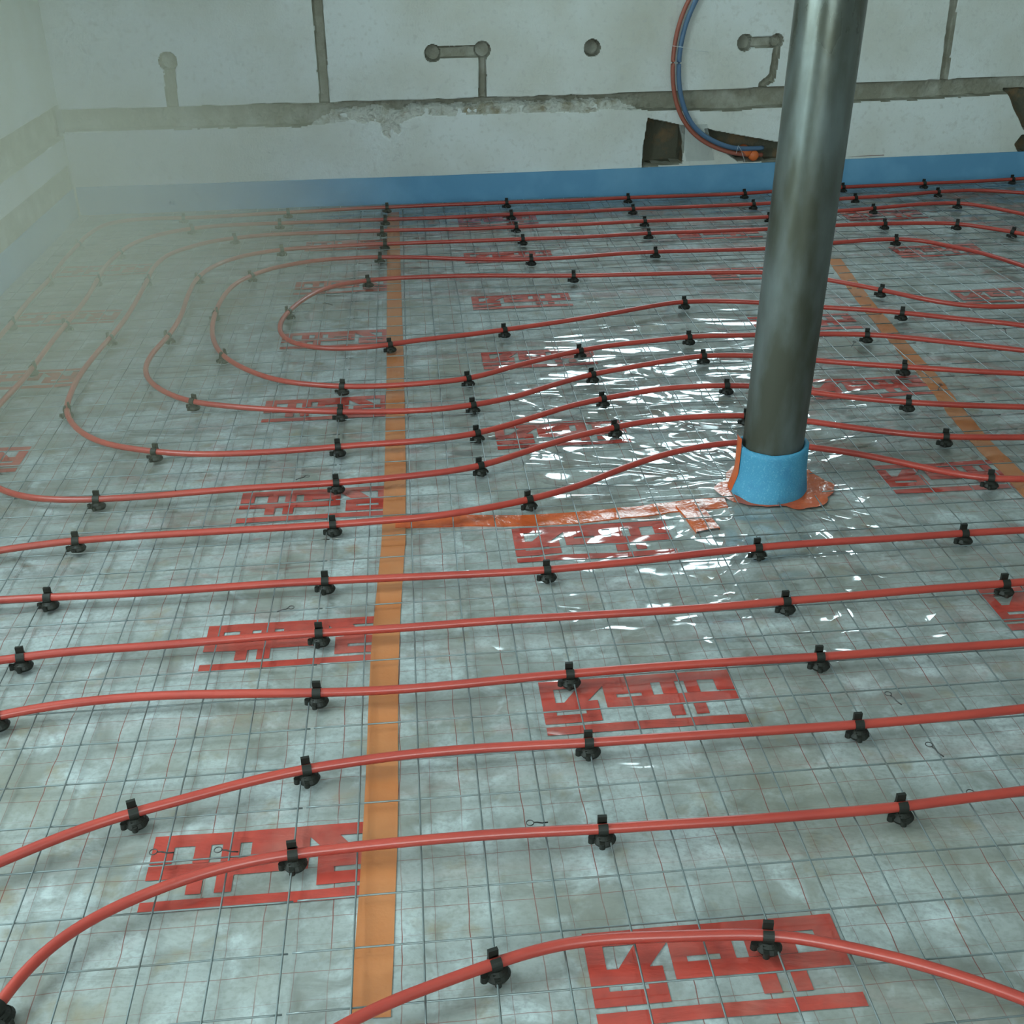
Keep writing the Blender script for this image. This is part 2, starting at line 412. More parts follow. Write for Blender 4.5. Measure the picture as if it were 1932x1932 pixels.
for c, r, dd in (((816, 99.5), .036, .06), ((909, 93), .036, .05), ((1116, 89.5), .036, .07), ((1405, 80), .036, .06), ((1465, 77), .03, .05), ((318, 115), .039, .05)):
    A = W([c])[0]; D = np.maximum(D, cut(np.hypot(GX - A[0], GZ - A[1]) - r, dd, .003))
NI = np.zeros_like(D)
for poly, dd in (([(1222, 223), (1290, 238), (1285, 306), (1211, 314), (1214, 272)], .11),
                 ([(1330, 243), (1392, 256), (1430, 262), (1500, 276), (1500, 304), (1392, 303), (1368, 285), (1335, 264)], .09),
                 ([(1903, 170), (1913, 190), (1922, 213), (1938, 245), (1990, 240), (1990, 170)], .06),
                 ([(1921, 274), (1934, 258), (1990, 255), (1990, 290), (1928, 290)], .07)):
    s_ = poly_sd(GX, GZ, W(poly)) + jit
    D = np.maximum(D, cut(s_, dd, .004)); NI = np.maximum(NI, (s_ < 0).astype(float))
# chipped patch under the chase
cc = W([(736, 243)])[0]
sd = np.hypot((GX - cc[0]) * .8, GZ - cc[1]) - 0.036 + 9 * jit
D = np.maximum(D, ss(0.012, -0.02, sd) * 0.012 * (fbm(GX * 30, GZ * 30, 26, 3)))
D = D + 0.0012 * fbm(GX * 25, GZ * 25, 27, 3)
V = np.stack([GX, wy(GX) + D, GZ], -1).reshape(-1, 3)
Dc = (D[:-1, :-1] + D[1:, 1:] + D[:-1, 1:] + D[1:, :-1]) / 4
cen = lambda a: (a[:-1, :-1] + a[1:, 1:]) / 2
mi = np.where(Dc > 0.0062, 1, 0); lo_ = (cen(tt) > .28 + 1.2 * (1 - cen(sl)) + 14 * cen(rough) + 30 * cen(jit)) & (cen(inb.astype(float)) > .4); mi = np.where(lo_ & (Dc > .002), 3, mi); mi = np.where((sd[:-1, :-1] < .006) & (Dc > .004), 3, mi); mi = np.where((NI[:-1, :-1] > 0) & (Dc > 0.0055), 2, mi)
me = grid_mesh('wall_back', V, len(xs), len(zs), mi.ravel(), smooth=False)
wb = link('wall_back', me, [M['plaster'], M['mortar'], M['niche'], M['broken']])
tag(wb, kind='structure')
mb = MB()
zt1 = zs[-1]; xr = xs[-1]
def wfn(Vv): 
    Vv = Vv.copy(); Vv[:, 1] += wy(Vv[:, 0]); return Vv
cuts = [X0, -0.4, 0.3, WB[0], 1.5, WB[1], 2.8, xr]
for i in range(len(cuts) - 1):
    a, c = cuts[i], cuts[i + 1]
    if WB[0] - 1e-6 <= a < WB[1] - 1e-6:
        mb.box(a, c, 0, .26, zt1, WB[2], fn=wfn); mb.box(a, c, 0, .26, WB[3], ZC, fn=wfn)
    else: mb.box(a, c, 0, .26, zt1, ZC, fn=wfn)
mb.box(xr, X1, 0, .26, 0, ZC, fn=wfn)
mb.box(X0 - .25, xr, .14, .30, 0, zt1, fn=wfn)
o = mb.build('wall_back', [M['plaster']]); tag(o, kind='structure')

# left wall: plaster, chase, lower plaster band, bare masonry foot, door opening towards the camera
LY = np.arange(3.4, 5.83, 0.01); LZ = np.arange(0.0, 1.2001, 0.005)
GY, GZ2 = np.meshgrid(LY, LZ)
j = 0.006 * (fbm(GY * 15, GZ2 * 15, 31, 3) - .5)
d1 = ss(.508, .502, GZ2 + j) * ss(.360, .366, GZ2 + j) * 0.035
d2 = ss(.240, .234, GZ2 + j) * 0.02
DL = np.maximum(d1, d2) + .0015 * fbm(GY * 20, GZ2 * 20, 33, 3)
V = np.stack([X0 - DL, GY, GZ2], -1).reshape(-1, 3)
Dc = (DL[:-1, :-1] + DL[1:, 1:]) / 2
me = grid_mesh('wall_left', V, len(LY), len(LZ), np.where(Dc > .008, 1, 0).ravel(), smooth=False)
tag(link('wall_left', me, [M['plaster'], M['mortar']]), kind='structure')
mb = MB()
mb.box(X0 - .2, X0 - .06, 3.4, 6.05, 0, 1.2); mb.box(X0 - .2, X0, 3.4, 5.9, 1.2, ZC)
mb.box(X0 - .2, X0, WS[1], 3.4, 0, ZC); mb.box(X0 - .2, X0, WS[0], WS[1], 0, WS[2]); mb.box(X0 - .2, X0, WS[0], WS[1], WS[3], ZC)
mb.box(X0 - .2, X0, WL[1], WS[0], 0, ZC); mb.box(X0 - .2, X0, Y0, WL[0], 0, ZC)
mb.box(X0 - .2, X0, WL[0], WL[1], WL[3], ZC); mb.box(X0 - .2, X0, WL[0], WL[1], 0, WL[2])
tag(mb.build('wall_left', [M['plaster']]), kind='structure')
# window frames (above and behind what the photo shows; daylight through two, added fill light through the others)
mb = MB(); yb = 5.90
for x in (WB[0], (WB[0] + WB[1]) / 2 - .02, WB[1] - .04): mb.box(x, x + .04, yb, yb + .05, WB[2], WB[3])
for z in (WB[2], WB[3] - .04): mb.box(WB[0], WB[1], yb, yb + .05, z, z + .04)
tag(mb.build('window_1', [M['frame']]), kind='structure')
mb = MB(); xb = X0 - .12
for y in (WL[0], (WL[0] + WL[1]) / 2 - .03, WL[1] - .06): mb.box(xb, xb + .05, y, y + .06, WL[2], WL[3])
for z in (WL[2], WL[3] - .06): mb.box(xb, xb + .05, WL[0], WL[1], z, z + .06)
tag(mb.build('window_2', [M['frame']]), kind='structure')
mb = MB()
for y in (WS[0], (WS[0] + WS[1]) / 2 - .03, WS[1] - .06): mb.box(xb, xb + .05, y, y + .06, WS[2], WS[3])
for z in (WS[2], WS[3] - .06): mb.box(xb, xb + .05, WS[0], WS[1], z, z + .06)
tag(mb.build('added_opening_side', [M['frame']]), kind='structure')  # frame of the added fill opening in the left wall
mb = MB()
for x in (WF[0], (WF[0] + WF[1]) / 2 - .03, WF[1] - .06): mb.box(x, x + .06, Y0 - .12, Y0 - .07, WF[2], WF[3])
for z in (WF[2], WF[3] - .06): mb.box(WF[0], WF[1], Y0 - .12, Y0 - .07, z, z + .06)
tag(mb.build('added_opening_behind', [M['frame']]), kind='structure')  # frame of the added fill opening behind the camera

# ------------------------------------------------------------------ edge insulation strips (blue foam against the walls)
def strip_back():
    xs_ = np.arange(X0 + .012, 3.6, 0.02); V = []
    for x in xs_:
        top = 0.132 + 0.007 * ss(0, 3.2, x) + 0.003 * (fbm(x * 5, 0.3, 41, 2) - .5)
        yb_ = float(wy(x)); off = 0.002 * (fbm(x * 3, 1.2, 42, 2) - .5)
        V += [(x, yb_ - .010 + off, -0.002), (x, yb_ - .010 + off, 0.07), (x, yb_ - .009 + off, top - .001), (x, yb_ - .007 + off, top), (x, yb_ - .0015, top), (x, yb_ - .0015, -0.002)]
    n = 6; Fc = []
    for i in range(len(xs_) - 1):
        for k in range(n):
            q = (k + 1) % n; Fc.append((i * n + k, (i + 1) * n + k, (i + 1) * n + q, i * n + q))
    mb = MB(); mb.add(V, Fc, 0); o = mb.build('edge_strip', [M['strip']])
    tag(o, 'blue foam edge strip standing along the foot of the back wall', 'edge strip')
def strip_left():
    ys = np.arange(0.6, 5.755, 0.02); V = []
    for y in ys:
        top = 0.132 + 0.003 * (fbm(y * 5, 0.9, 43, 2) - .5); off = 0.002 * (fbm(y * 3, 1.9, 44, 2) - .5)
        x = X0 + .002
        V += [(x, y, -0.002), (x, y, top), (x + .007, y, top), (x + .009 + off, y, top - .001), (x + .010 + off, y, .07), (x + .010 + off, y, -0.002)]
    n = 6; Fc = []
    for i in range(len(ys) - 1):
        for k in range(n):
            q = (k + 1) % n; Fc.append((i * n + k, (i + 1) * n + k, (i + 1) * n + q, i * n + q))
    mb = MB(); mb.add(V, Fc, 0); o = mb.build('edge_strip', [M['strip']])
    tag(o, 'blue foam edge strip along the foot of the left wall, dulled by haze', 'edge strip')
strip_back(); strip_left()

# ------------------------------------------------------------------ insulation foil with printed marks
LOGO = dict(w=0.366, h=0.160)
# red areas of the print in u (across) v (down, away->near)
def logo_polys():
    q = lambda a, b_, c, d: [(a, c), (b_, c), (b_, d), (a, d)]
    P = []
    P.append(q(0, 1, 0, .165))
    P.append(q(0, 1, .857, 1))
    P.append(q(0, .07, .165, .42))
    P.append([(.195, .165), (.325, .165), (.235, .42), (.115, .42)])
    P.append(q(0, .285, .42, .585)); P.append(q(0, .065, .585, .65)); P.append(q(.215, .285, .585, .65)); P.append(q(0, .285, .65, .80))
    P.append([(.325, .165), (.575, .165), (.575, .345), (.325, .345)])
    P.append(q(.325, .385, .345, .405)); P.append(q(.515, .575, .345, .405))
    P.append(q(.625, .70, .165, .40)); P.append(q(.75, .818, .165, .40)); P.append(q(.907, 1.0, .165, .38))
    P.append(q(.325, 1.0, .405, .585))
    P.append(q(.635, .705, .585, .80)); P.append(q(.76, .823, .585, .80))
    return P
def tess(poly, n=1):
    """split a convex quad into small quads"""
    a, b_, c, d = [np.array(p, float) for p in poly]
    nu = max(1, int(round(np.linalg.norm(b_ - a) * LOGO['w'] / .012))); nv = max(1, int(round(np.linalg.norm(d - a) * LOGO['h'] / .012)))
    V = []; Fc = []
    for j_ in range(nv + 1):
        for i in range(nu + 1):
            s_, t_ = i / nu, j_ / nv
            V.append((a * (1 - s_) + b_ * s_) * (1 - t_) + (d * (1 - s_) + c * s_) * t_)
    for j_ in range(nv):
        for i in range(nu):
            k = j_ * (nu + 1) + i; Fc.append((k, k + nu + 1, k + nu + 2, k + 1))
    return np.array(V), Fc
def foil(xa, xb_, label, logos):
    g = 0.01
    xs_ = np.append(np.arange(xa, xb_ - g / 2, g), xb_); ys = np.append(np.arange(0.35, 5.76, g), 5.765)
    gx, gy = np.meshgrid(xs_, ys)
    gz = fh(gx, gy)
    Vg = np.stack([gx, gy, gz], -1).reshape(-1, 3)
    me = grid_mesh('insulation_foil', Vg, len(xs_), len(ys))
    root = link('insulation_foil', me, [M['foil']])
    tag(root, label, 'insulation foil')
    for (lx, ly, flip, ulo, uhi) in logos:
        mb = MB()
        for poly in logo_polys():
            V2, Fc = tess(poly)
            u = np.clip(V2[:, 0], ulo, uhi); v = V2[:, 1]
            if u.max() - u.min() < 1e-4: continue
            X = lx + (1 - u if flip else u) * LOGO['w']; Y = ly - v * LOGO['h']
            if flip: Fc = [f[::-1] for f in Fc]
            Z = fh(X, Y) + 0.0014
            mb.add(np.stack([X, Y, Z], -1), Fc, 0, True)
        mb.build('printed_mark', [M['print']], root)
left_l = [(-.462, 1.44 + .61 * k, True, 0.03, 1) for k in range(7)] + [(-1.445, 3.02 + .61 * k, True, 0, 1) for k in range(4)] + [(-1.445, 1.8 + .61 * k, True, 0, 1) for k in range(2)]
mid_l = [(.187 + .004 * k, 1.176 + .6075 * k, False, 0, 1) for k in range(8)] + [(1.155, 1.40 + .608 * k, False, 0, 1) for k in range(7)]
right_l = [(1.985, 1.6 + .61 * k, False, 0, 1) for k in range(7)] + [(2.95, 3.5 + .61 * k, True, 0, 1) for k in range(4)]
XT2 = 1.555
foil(X0 + .013, -0.100, 'crinkled clear foil over grey fleece with red marks, left of long orange tape', left_l)
foil(-0.100, XT2, 'crinkled clear foil with red marks around the column, between the two long orange tapes', mid_l)
foil(XT2, 3.65, 'clear foil over grey fleece, right of the slanting orange tape behind the column', right_l)

# ------------------------------------------------------------------ orange tape
def tape(pts_px, half, label, lift=.0016, name='adhesive_tape', grp=None, world=None, mt='tape'):
    P = np.array(world if world is not None else [fl(*p)[:2] for p in pts_px])
    s = np.r_[0, np.cumsum(np.linalg.norm(np.diff(P, axis=0), axis=1))]
    n = max(4, int(s[-1] / .012)); q = np.linspace(0, s[-1], n)
    X = np.interp(q, s, P[:, 0]); Y = np.interp(q, s, P[:, 1])
    k = 9
    def sm(a):
        ap = np.r_[np.full(k, a[0]), a, np.full(k, a[-1])]; ker = np.ones(2 * k + 1) / (2 * k + 1)
        return np.convolve(ap, ker, 'valid')
    if len(P) > 2: X, Y = sm(X), sm(Y)
    T = np.gradient(np.stack([X, Y], 1), axis=0); T /= np.linalg.norm(T, axis=1)[:, None] + 1e-12
    Nn = np.stack([-T[:, 1], T[:, 0]], 1)
    m_ = 7; V = []
    offs = np.linspace(-1, 1, m_)
    for i in range(len(X)):
        hw = half * (1 + .05 * (fbm(q[i] * 9, .5, 51, 2) - .5))
        for o_ in offs:
            x = X[i] + Nn[i, 0] * o_ * hw; y = Y[i] + Nn[i, 1] * o_ * hw
            V.append((x, y, float(fh(x, y)) + lift))
    Fc = [(i * m_ + k2, i * m_ + k2 + 1, (i + 1) * m_ + k2 + 1, (i + 1) * m_ + k2) for i in range(len(X) - 1) for k2 in range(m_ - 1)]
    # small real thickness: skirt edges down to the foil
    mb = MB(); mb.add(V, Fc, 0, True)
    V = np.array(V); n_ = len(X)
    for side in (0, m_ - 1):
        top = V[side::m_]; bot = top.copy(); bot[:, 2] -= lift
        mb.add(np.concatenate([top, bot]), [(i, i + 1, n_ + i + 1, n_ + i) for i in range(n_ - 1)], 0)
    o = mb.build(name, [M[mt]]); tag(o, label, 'tape', grp)
    return o
tape([(696, 1960), (701, 1887), (712, 1700), (720, 1526), (724, 1300), (728, 1200), (738, 1080), (745, 1000)], .0275,
     'long orange tape strip, near part, running down to the bottom edge', world=None)
tape([(742, 1045), (746, 900), (746, 700), (743, 500), (742, 400)], .0275,
     'long orange tape strip, far part, running back to the blue edge strip', lift=.0024)
tape([(1570, 486), (1600, 528), (1630, 570), (1668, 615), (1700, 655), (1760, 722), (1810, 790), (1862, 850), (1920, 905), (1990, 985)], .0275,
     'slanting orange tape strip on the foil to the right of the column')
tape([(724, 990), (870, 986), (1000, 988), (1130, 978), (1230, 970), (1290, 957), (1340, 952), (1392, 954)], .026,
     'crossing orange tape strip from the long tape to the column foot', lift=.0032, mt='tape2')
tape([(1286, 948), (1305, 968), (1345, 1020)], .029,
     'short piece of bright orange tape lying crosswise left of the column foot', lift=.0065, mt='tape2')
# orange tape collar stuck round the foot of the column
n = 72; V = []; Fc = []
for i in range(n):
    a = 2 * math.pi * i / n
    ro = 0.128 + 0.030 * (fbm(math.cos(a) * 2.3 + 5, math.sin(a) * 2.3 + 5, 61, 3) - .5) * 2
    ro += 0.035 * max(0, math.cos(a + 0.35)) ** 6
    for k_, r_ in enumerate(np.linspace(0.070, ro, 5)):
        x = CX + r_ * math.cos(a); y = CY + r_ * math.sin(a)
        V.append((x, y, float(fh(x, y)) + .0048 + .003 * (k_ == 0)))
for i in range(n):
    for k_ in range(4):
        j2 = (i + 1) % n; Fc.append((i * 5 + k_, i * 5 + k_ + 1, j2 * 5 + k_ + 1, j2 * 5 + k_))
mb = MB(); mb.add(V, Fc, 0, True); o = mb.build('tape_collar', [M['tape2']])
tag(o, 'ragged orange tape collar on the foil around the column foot', 'tape')

# ------------------------------------------------------------------ steel column and foam sleeve
rc = 0.0735
ctop = np.array([CX + 0.062 * 1.0, CY, 0]) 
lean = 0.030 / 1.0
mb = MB(); n = 64; V = []; zs_ = np.linspace(-.004, ZC, 40)
for z in zs_:
    for i in range(n):
        a = 2 * math.pi * i / n; V.append((rc * math.cos(a) + lean * (z - .15), rc * math.sin(a), z))
Fc = [(i * n + k, i * n + (k + 1) % n, (i + 1) * n + (k + 1) % n, (i + 1) * n + k) for i in range(len(zs_) - 1) for k in range(n)]
mb.add(V, Fc, 0, True)
col = mb.build('steel_column', [M['steel']]); col.location = (CX, CY, 0)
tag(col, 'round grey steel column rising through the foil floor', 'column')

mb = MB(); n = 72; V = []
prof = [(-1, 0.0)]  # built as outer + rim + inner
def out_r(a, z):
    fz = z / 0.125
    r = 0.0885 - 0.003 * fz
    side = max(0, math.cos(a - math.radians(205)))     # flare at the left of the foot
    r += 0.016 * side ** 1.5 * max(0, 1 - fz * 2.0) ** 1.2
    r += 0.004 * math.exp(-((fz - .0) / .3) ** 2)
    r += 0.0025 * (float(fbm(a * 3, z * 20, 71, 2)) - .5)
    return r
rows = []
for z in np.linspace(0.002, 0.125, 12): rows.append(('o', z))
rows += [('r', 0.129), ('i', 0.126), ('i', 0.09)]
for kind, z in rows:
    for i in range(n):
        a = 2 * math.pi * i / n
        top_off = 0.008 * (float(fbm(math.cos(a) * 1.6 + 3, math.sin(a) * 1.6 + 3, 72, 3)) - .5) + 0.004 * math.cos(a)
        zz = z + top_off * (z / 0.125) ** 2
        r = {'o': out_r(a, z), 'r': out_r(a, .125) - .005, 'i': rc + .002}[kind]
        V.append((r * math.cos(a), r * math.sin(a), zz))
Fc = [(i * n + k, i * n + (k + 1) % n, (i + 1) * n + (k + 1) % n, (i + 1) * n + k) for i in range(len(rows) - 1) for k in range(n)]
mb.add(V, Fc, 0, True)
slv = mb.build('foam_sleeve', [M['sleeve']]); slv.location = (CX, CY, 0.004)
tag(slv, 'light blue foam sleeve wrapped around the column foot', 'foam sleeve')
# strip of tape sticking up along the left back of the sleeve
mb = MB(); V = []
angs = np.radians(np.linspace(166, 192, 5)); zz_ = np.linspace(0.012, 0.152, 10)
for z in zz_:
    for a in angs:
        r = out_r(a, min(z, .125)) + .0022
        V.append((CX + r * math.cos(a), CY + r * math.sin(a), z))
Fc = [(i * 5 + k, i * 5 + k + 1, (i + 1) * 5 + k + 1, (i + 1) * 5 + k) for i in range(9) for k in range(4)]
mb.add(V, Fc, 0, True); o = mb.build('adhesive_tape', [M['tape2']])
tag(o, 'upright orange tape strip along the left side of the blue foam sleeve', 'tape')

# ------------------------------------------------------------------ welded steel mesh
def runs(mb, P, r):
    # the mesh is cut away round the column foot
    ok = np.hypot(P[:, 0] - CX, P[:, 1] - CY) > 0.112
    start = None
    for i in range(len(P) + 1):
        if i < len(P) and ok[i]:
            if start is None: start = i
        elif start is not None:
            if i - start > 1: mb.tube(P[start:i], r, 6)
            start = None
def wire_sheet(xa, xb_, ya, yb_, label, dz=0.0, sx=0.0):
    mb = MB(); r = .0015
    k0 = math.ceil((xa + .04) / .0985); k1 = math.floor((xb_ + .04) / .0985)
    for k in range(k0, k1 + 1):
        x = -.04 + .0985 * k + sx
        ys = np.linspace(ya, yb_, int((yb_ - ya) / .025) + 2)
        X = x + .0035 * (fbm(ys * 2.2, ys * 0 + k, 81, 2) - .5); Z = .0205 + dz + .003 * (fbm(ys * 3, ys * 0 + k * 2, 82, 2) - .5)
        runs(mb, np.stack([X, ys, Z], 1), r)
    k0 = math.ceil((ya - 1.07) / .1); k1 = math.floor((yb_ - 1.07) / .1)
    for k in range(k0, k1 + 1):
        y = 1.07 + .1 * k + .008 * (float(vn(k * 3.1, 0.5, 83)) - .5)
        xs_ = np.linspace(xa, xb_, int((xb_ - xa) / .025) + 2)
        Y = y + .0035 * (fbm(xs_ * 2.2, xs_ * 0 + k, 84, 2) - .5); Z = .0176 + dz + .003 * (fbm(xs_ * 3, xs_ * 0 + k * 2, 85, 2) - .5)
        runs(mb, np.stack([xs_, Y, Z], 1), r)
    o = mb.build('wire_mesh', [M['wire']]); tag(o, label, 'wire mesh', 'welded wire mesh sheets over the foil')
    return o
wire_sheet(-1.55, -.230, .45, 5.68, 'grey welded wire mesh sheet under the left pipe loops, left of the orange tape')
wire_sheet(-.224, 1.62, .45, 5.68, 'grey welded wire mesh sheet around the column, crossing the long orange tape', .001)
wire_sheet(1.64, 3.55, 1.6, 5.68, 'grey welded wire mesh sheet in the far right part of the floor', .0005, .01)

# ------------------------------------------------------------------ twisted tie wires
def tie(px, py, ang, label, s=1.0):
    p = fl(px, py, .024)
    a = np.linspace(0, 2 * math.pi, 13)
    ring = np.stack([.006 * s * np.cos(a), .006 * s * np.sin(a), a * 0 + .004], 1)
    tail = np.array([(.006 * s, 0, .003), (.012 * s, .001, .001), (.02 * s, -.001, -.001), (.03 * s, .001, -.004)])
    mb = MB(); mb.tube(ring, .0009, 6, cap=False); mb.tube(tail, .0012, 6)
    o = mb.build('tie_wire', [M['tie']]); o.location = p; o.rotation_euler = (0, 0, ang)
    tag(o, label, 'tie wire', 'twisted tie wires on the mesh')
tie(290, 1611, 0.1, 'twisted black tie wire loop, leftmost by the near left red mark')
tie(412, 1607, 0.0, 'twisted black tie wire loop just above the second nearest pipe')
tie(550, 1149, math.pi, 'twisted tie wire loop between fourth and fifth near pipes, left of tape')
tie(580, 901, math.pi, 'small tie wire loop above the outer loop pipe, left of tape')
tie(1000, 1556, 0.2, 'small tie wire loop against the second nearest pipe, right of tape')
tie(1752, 1408, -1.0, 'dark tie wire knot right of the third nearest pipe clip')
tie(1830, 1498, 0.1, 'dark tie wire knot touching the second nearest pipe at right')
tie(1675, 1312, -1.0, 'dark tie wire knot on the mesh below the fourth near pipe at right')
tie(612, 574, 0.0, 'tie wire loop inside the innermost pipe loop')
tie(960, 757, 0.3, 'tie wire loop between the middle loops, right of the tape')
tie(1612, 647, -2.2, 'tie wire sticking up from the mesh right of the column')
tie(1774, 728, -2.2, 'tie wire sticking up beside the slanting tape')
tie(1895, 622, -1.8, 'tie wire knot near the right edge between two pipes')

# ------------------------------------------------------------------ heating pipes
ZP = .0365; RP = .0083
C = 1
PIPES = []   # (phrase for label, phrase for clips, points with clip flags)
PIPES.append(('nearest red heating pipe, arching across the bottom right corner', 'nearest arching pipe', [(555,1990,0),(650,1932,0),(735,1890,0),(835,1853,0),(931,1818,'n'),(1020,1789,0),(1095,1774,0),(1172,1769,0),(1232,1768,0),(1341,1764,0),(1448,1762,'n'),(1522,1771,0),(1594,1786,0),(1703,1810,0),(1812,1842,0),(1932,1884,0),(2060,1940,0)]))
PIPES.append(('red heating pipe curving up from bottom left corner, second from the camera', 'second nearest pipe', [(-50,1965,0),(-10,1905,'n'),(67,1808,0),(168,1735,0),(269,1688,0),(370,1651,0),(471,1624,0),(552,1611,'n'),(650,1600,0),(735,1591,0),(869,1579,0),(1004,1570,0),(1137,1564,'n'),(1240,1557,0),(1377,1549,0),(1522,1538,0),(1630,1529,0),(1703,1522,'n'),(1812,1507,0),(1932,1492,0),(2050,1477,0)]))
PIPES.append(('third red heating pipe from the camera, rising from the left edge', 'third pipe from the camera', [(-80,1662,0),(0,1626,0),(101,1584,0),(202,1547,0),(251,1533,'n'),(336,1511,0),(437,1483,0),(505,1466,0),(580,1450,'n'),(650,1440,0),(745,1426,0),(903,1412,0),(1110,1401,'n'),(1230,1393,0),(1427,1380,0),(1619,1367,'n'),(1768,1354,0),(1932,1337,0),(2050,1322,0)]))
PIPES.append(('fourth red heating pipe from the camera, nearly straight across', 'fourth pipe from the camera', [(-80,1368,0),(-7,1351,'n'),(101,1331,0),(202,1319,0),(303,1312,0),(437,1309,0),(597,1307,'n'),(735,1302,0),(869,1291,0),(1004,1277,0),(1076,1271,'n'),(1225,1259,0),(1390,1248,0),(1547,1239,'n'),(1730,1226,0),(1932,1212,0),(2040,1203,0)]))
PIPES.append(('fifth red heating pipe from the camera, crossing the long tape', 'fifth pipe from the camera', [(-80,1257,0),(0,1246,0),(39,1240,'n'),(135,1229,0),(269,1220,0),(404,1209,0),(538,1198,0),(606,1194,'n'),(768,1184,0),(936,1171,0),(1105,1161,0),(1225,1154,0),(1352,1145,0),(1483,1134,'n'),(1617,1123,0),(1768,1110,0),(1897,1101,'n'),(2040,1088,0)]))
PIPES.append(('sixth red heating pipe from the camera, just in front of the column', 'pipe just in front of column', [(-80,1137,0),(0,1132,0),(91,1127,'n'),(202,1122,0),(336,1114,0),(505,1102,0),(614,1096,'n'),(768,1089,0),(936,1081,0),(1032,1075,'n'),(1138,1065,0),(1225,1056,0),(1314,1045,0),(1431,1033,'n'),(1541,1024,0),(1692,1015,0),(1818,1006,'n'),(1932,1000,0),(2040,995,0)]))
PIPES.append(('red heating pipe bending round the back of the column foot', 'pipe bending behind column foot', [(-80,1052,0),(0,1038,0),(143,1020,'n'),(269,1011,0),(437,1001,0),(624,990,'n'),(701,984,0),(802,976,0),(903,961,0),(999,942,'n'),(1105,912,0),(1150,893,0),(1228,865,0),(1290,848,0),(1352,838,0),(1389,834,0),(1455,834,0),(1525,843,0),(1612,855,0),(1721,877,0),(1794,893,0),(1871,903,'n'),(1931,904,0),(2020,900,0)]))
PIPES.append(('outer red pipe loop turning just beyond the left edge', 'outer loop', [(2020,825,0),(1931,825,0),(1786,824,'n'),(1703,818,0),(1612,807,0),(1522,794,0),(1460,786,0),(1409,784,'n'),(1336,785,0),(1274,789,0),(1212,796,0),(1160,806,'n'),(1071,827,0),(1004,848,0),(910,878,'n'),(869,886,0),(802,895,0),(701,905,0),(631,911,'n'),(437,923,0),(330,932,0),(269,937,0),(182,942,'n'),(104,943,0),(41,937,0),(0,923,0),(-45,896,0),(-62,862,0),(-50,818,0),(-20,784,0),(21,740,0),(41,719,0),(62,693,'b'),(87,659,0),(124,612,'b'),(145,587,0),(165,560,0),(184,527,'b'),(203,498,0),(226,477,'b'),(250,460,0),(290,445,0),(342,434,0),(362,431,'f'),(400,427,0),(445,424,0),(528,421,'f'),(611,418,0),(700,415,0),(729,414,'f'),(824,411,0),(907,407,0),(966,404,'f'),(1100,399,0),(1195,394,'f'),(1307,390,0),(1420,385,'f'),(1456,383,0),(1588,375,0),(1615,373,'f'),(1698,368,0),(1770,362,'f'),(1843,359,0),(1932,364,0),(2020,372,0)]))
PIPES.append(('outermost red pipe run beside the blue edge strips', 'outermost run', [(-70,720,0),(-40,685,0),(0,634,0),(23,608,'b'),(52,570,0),(93,527,'b'),(118,494,0),(148,461,'b'),(170,440,0),(208,421,0),(269,413,0),(346,411,'f'),(400,409,0),(486,404,0),(544,401,'f'),(611,397,0),(700,392,0),(732,391,'f'),(824,387,0),(907,384,0),(958,382,'f'),(1100,377,0),(1186,373,'f'),(1307,369,0),(1404,365,'f'),(1460,361,0),(1590,353,'f'),(1656,350,0),(1744,346,'f'),(1843,342,0),(1911,338,'f'),(1990,333,0)]))
PIPES.append(('second pipe loop inward, its bend near the left edge', 'second loop inward', [(2020,771,0),(1931,768,0),(1830,765,0),(1714,759,'n'),(1612,750,0),(1533,740,0),(1470,731,0),(1415,728,0),(1369,727,'n'),(1250,733,0),(1189,743,0),(1137,752,'n'),(1071,767,0),(1004,788,0),(901,817,'n'),(802,831,0),(701,838,0),(635,843,'n'),(505,853,0),(370,857,0),(291,852,'n'),(202,838,0),(161,821,0),(135,798,0),(125,773,'b'),(132,746,0),(145,717,0),(168,684,0),(192,655,0),(208,637,'b'),(234,605,0),(257,568,0),(278,528,'b'),(292,502,0),(321,479,0),(362,465,0),(396,456,0),(444,449,'f'),(507,443,0),(611,439,0),(700,436,0),(724,435,'f'),(907,431,0),(975,428,'f'),(1100,423,0),(1217,417,'f'),(1348,413,0),(1452,409,'f'),(1584,398,0),(1649,393,'f'),(1739,385,0),(1807,383,'f'),(1843,387,0),(1932,404,0),(2010,422,0)]))
PIPES.append(('third pipe loop inward, on the left side of the floor', 'third loop inward', [(2020,710,0),(1931,705,0),(1830,700,0),(1707,692,'n'),(1612,686,0),(1540,680,0),(1480,674,0),(1422,671,0),(1328,671,'n'),(1250,682,0),(1189,693,0),(1117,706,'n'),(1037,728,0),(970,749,0),(892,764,'n'),(802,774,0),(701,777,0),(640,777,'n'),(505,772,0),(437,767,0),(363,758,'n'),(320,744,0),(287,724,0),(274,700,0),(283,673,0),(317,634,'b'),(340,599,0),(354,559,0),(373,524,'b'),(404,502,0),(454,484,0),(531,471,'f'),(572,468,0),(700,461,0),(729,460,'f'),(907,454,0),(987,451,'f'),(1100,447,0),(1224,440,'f'),(1348,436,0),(1450,432,0),(1580,425,0),(1669,422,'f'),(1739,421,0),(1806,422,'f'),(1863,430,0),(1913,438,'f'),(2010,458,0)]))
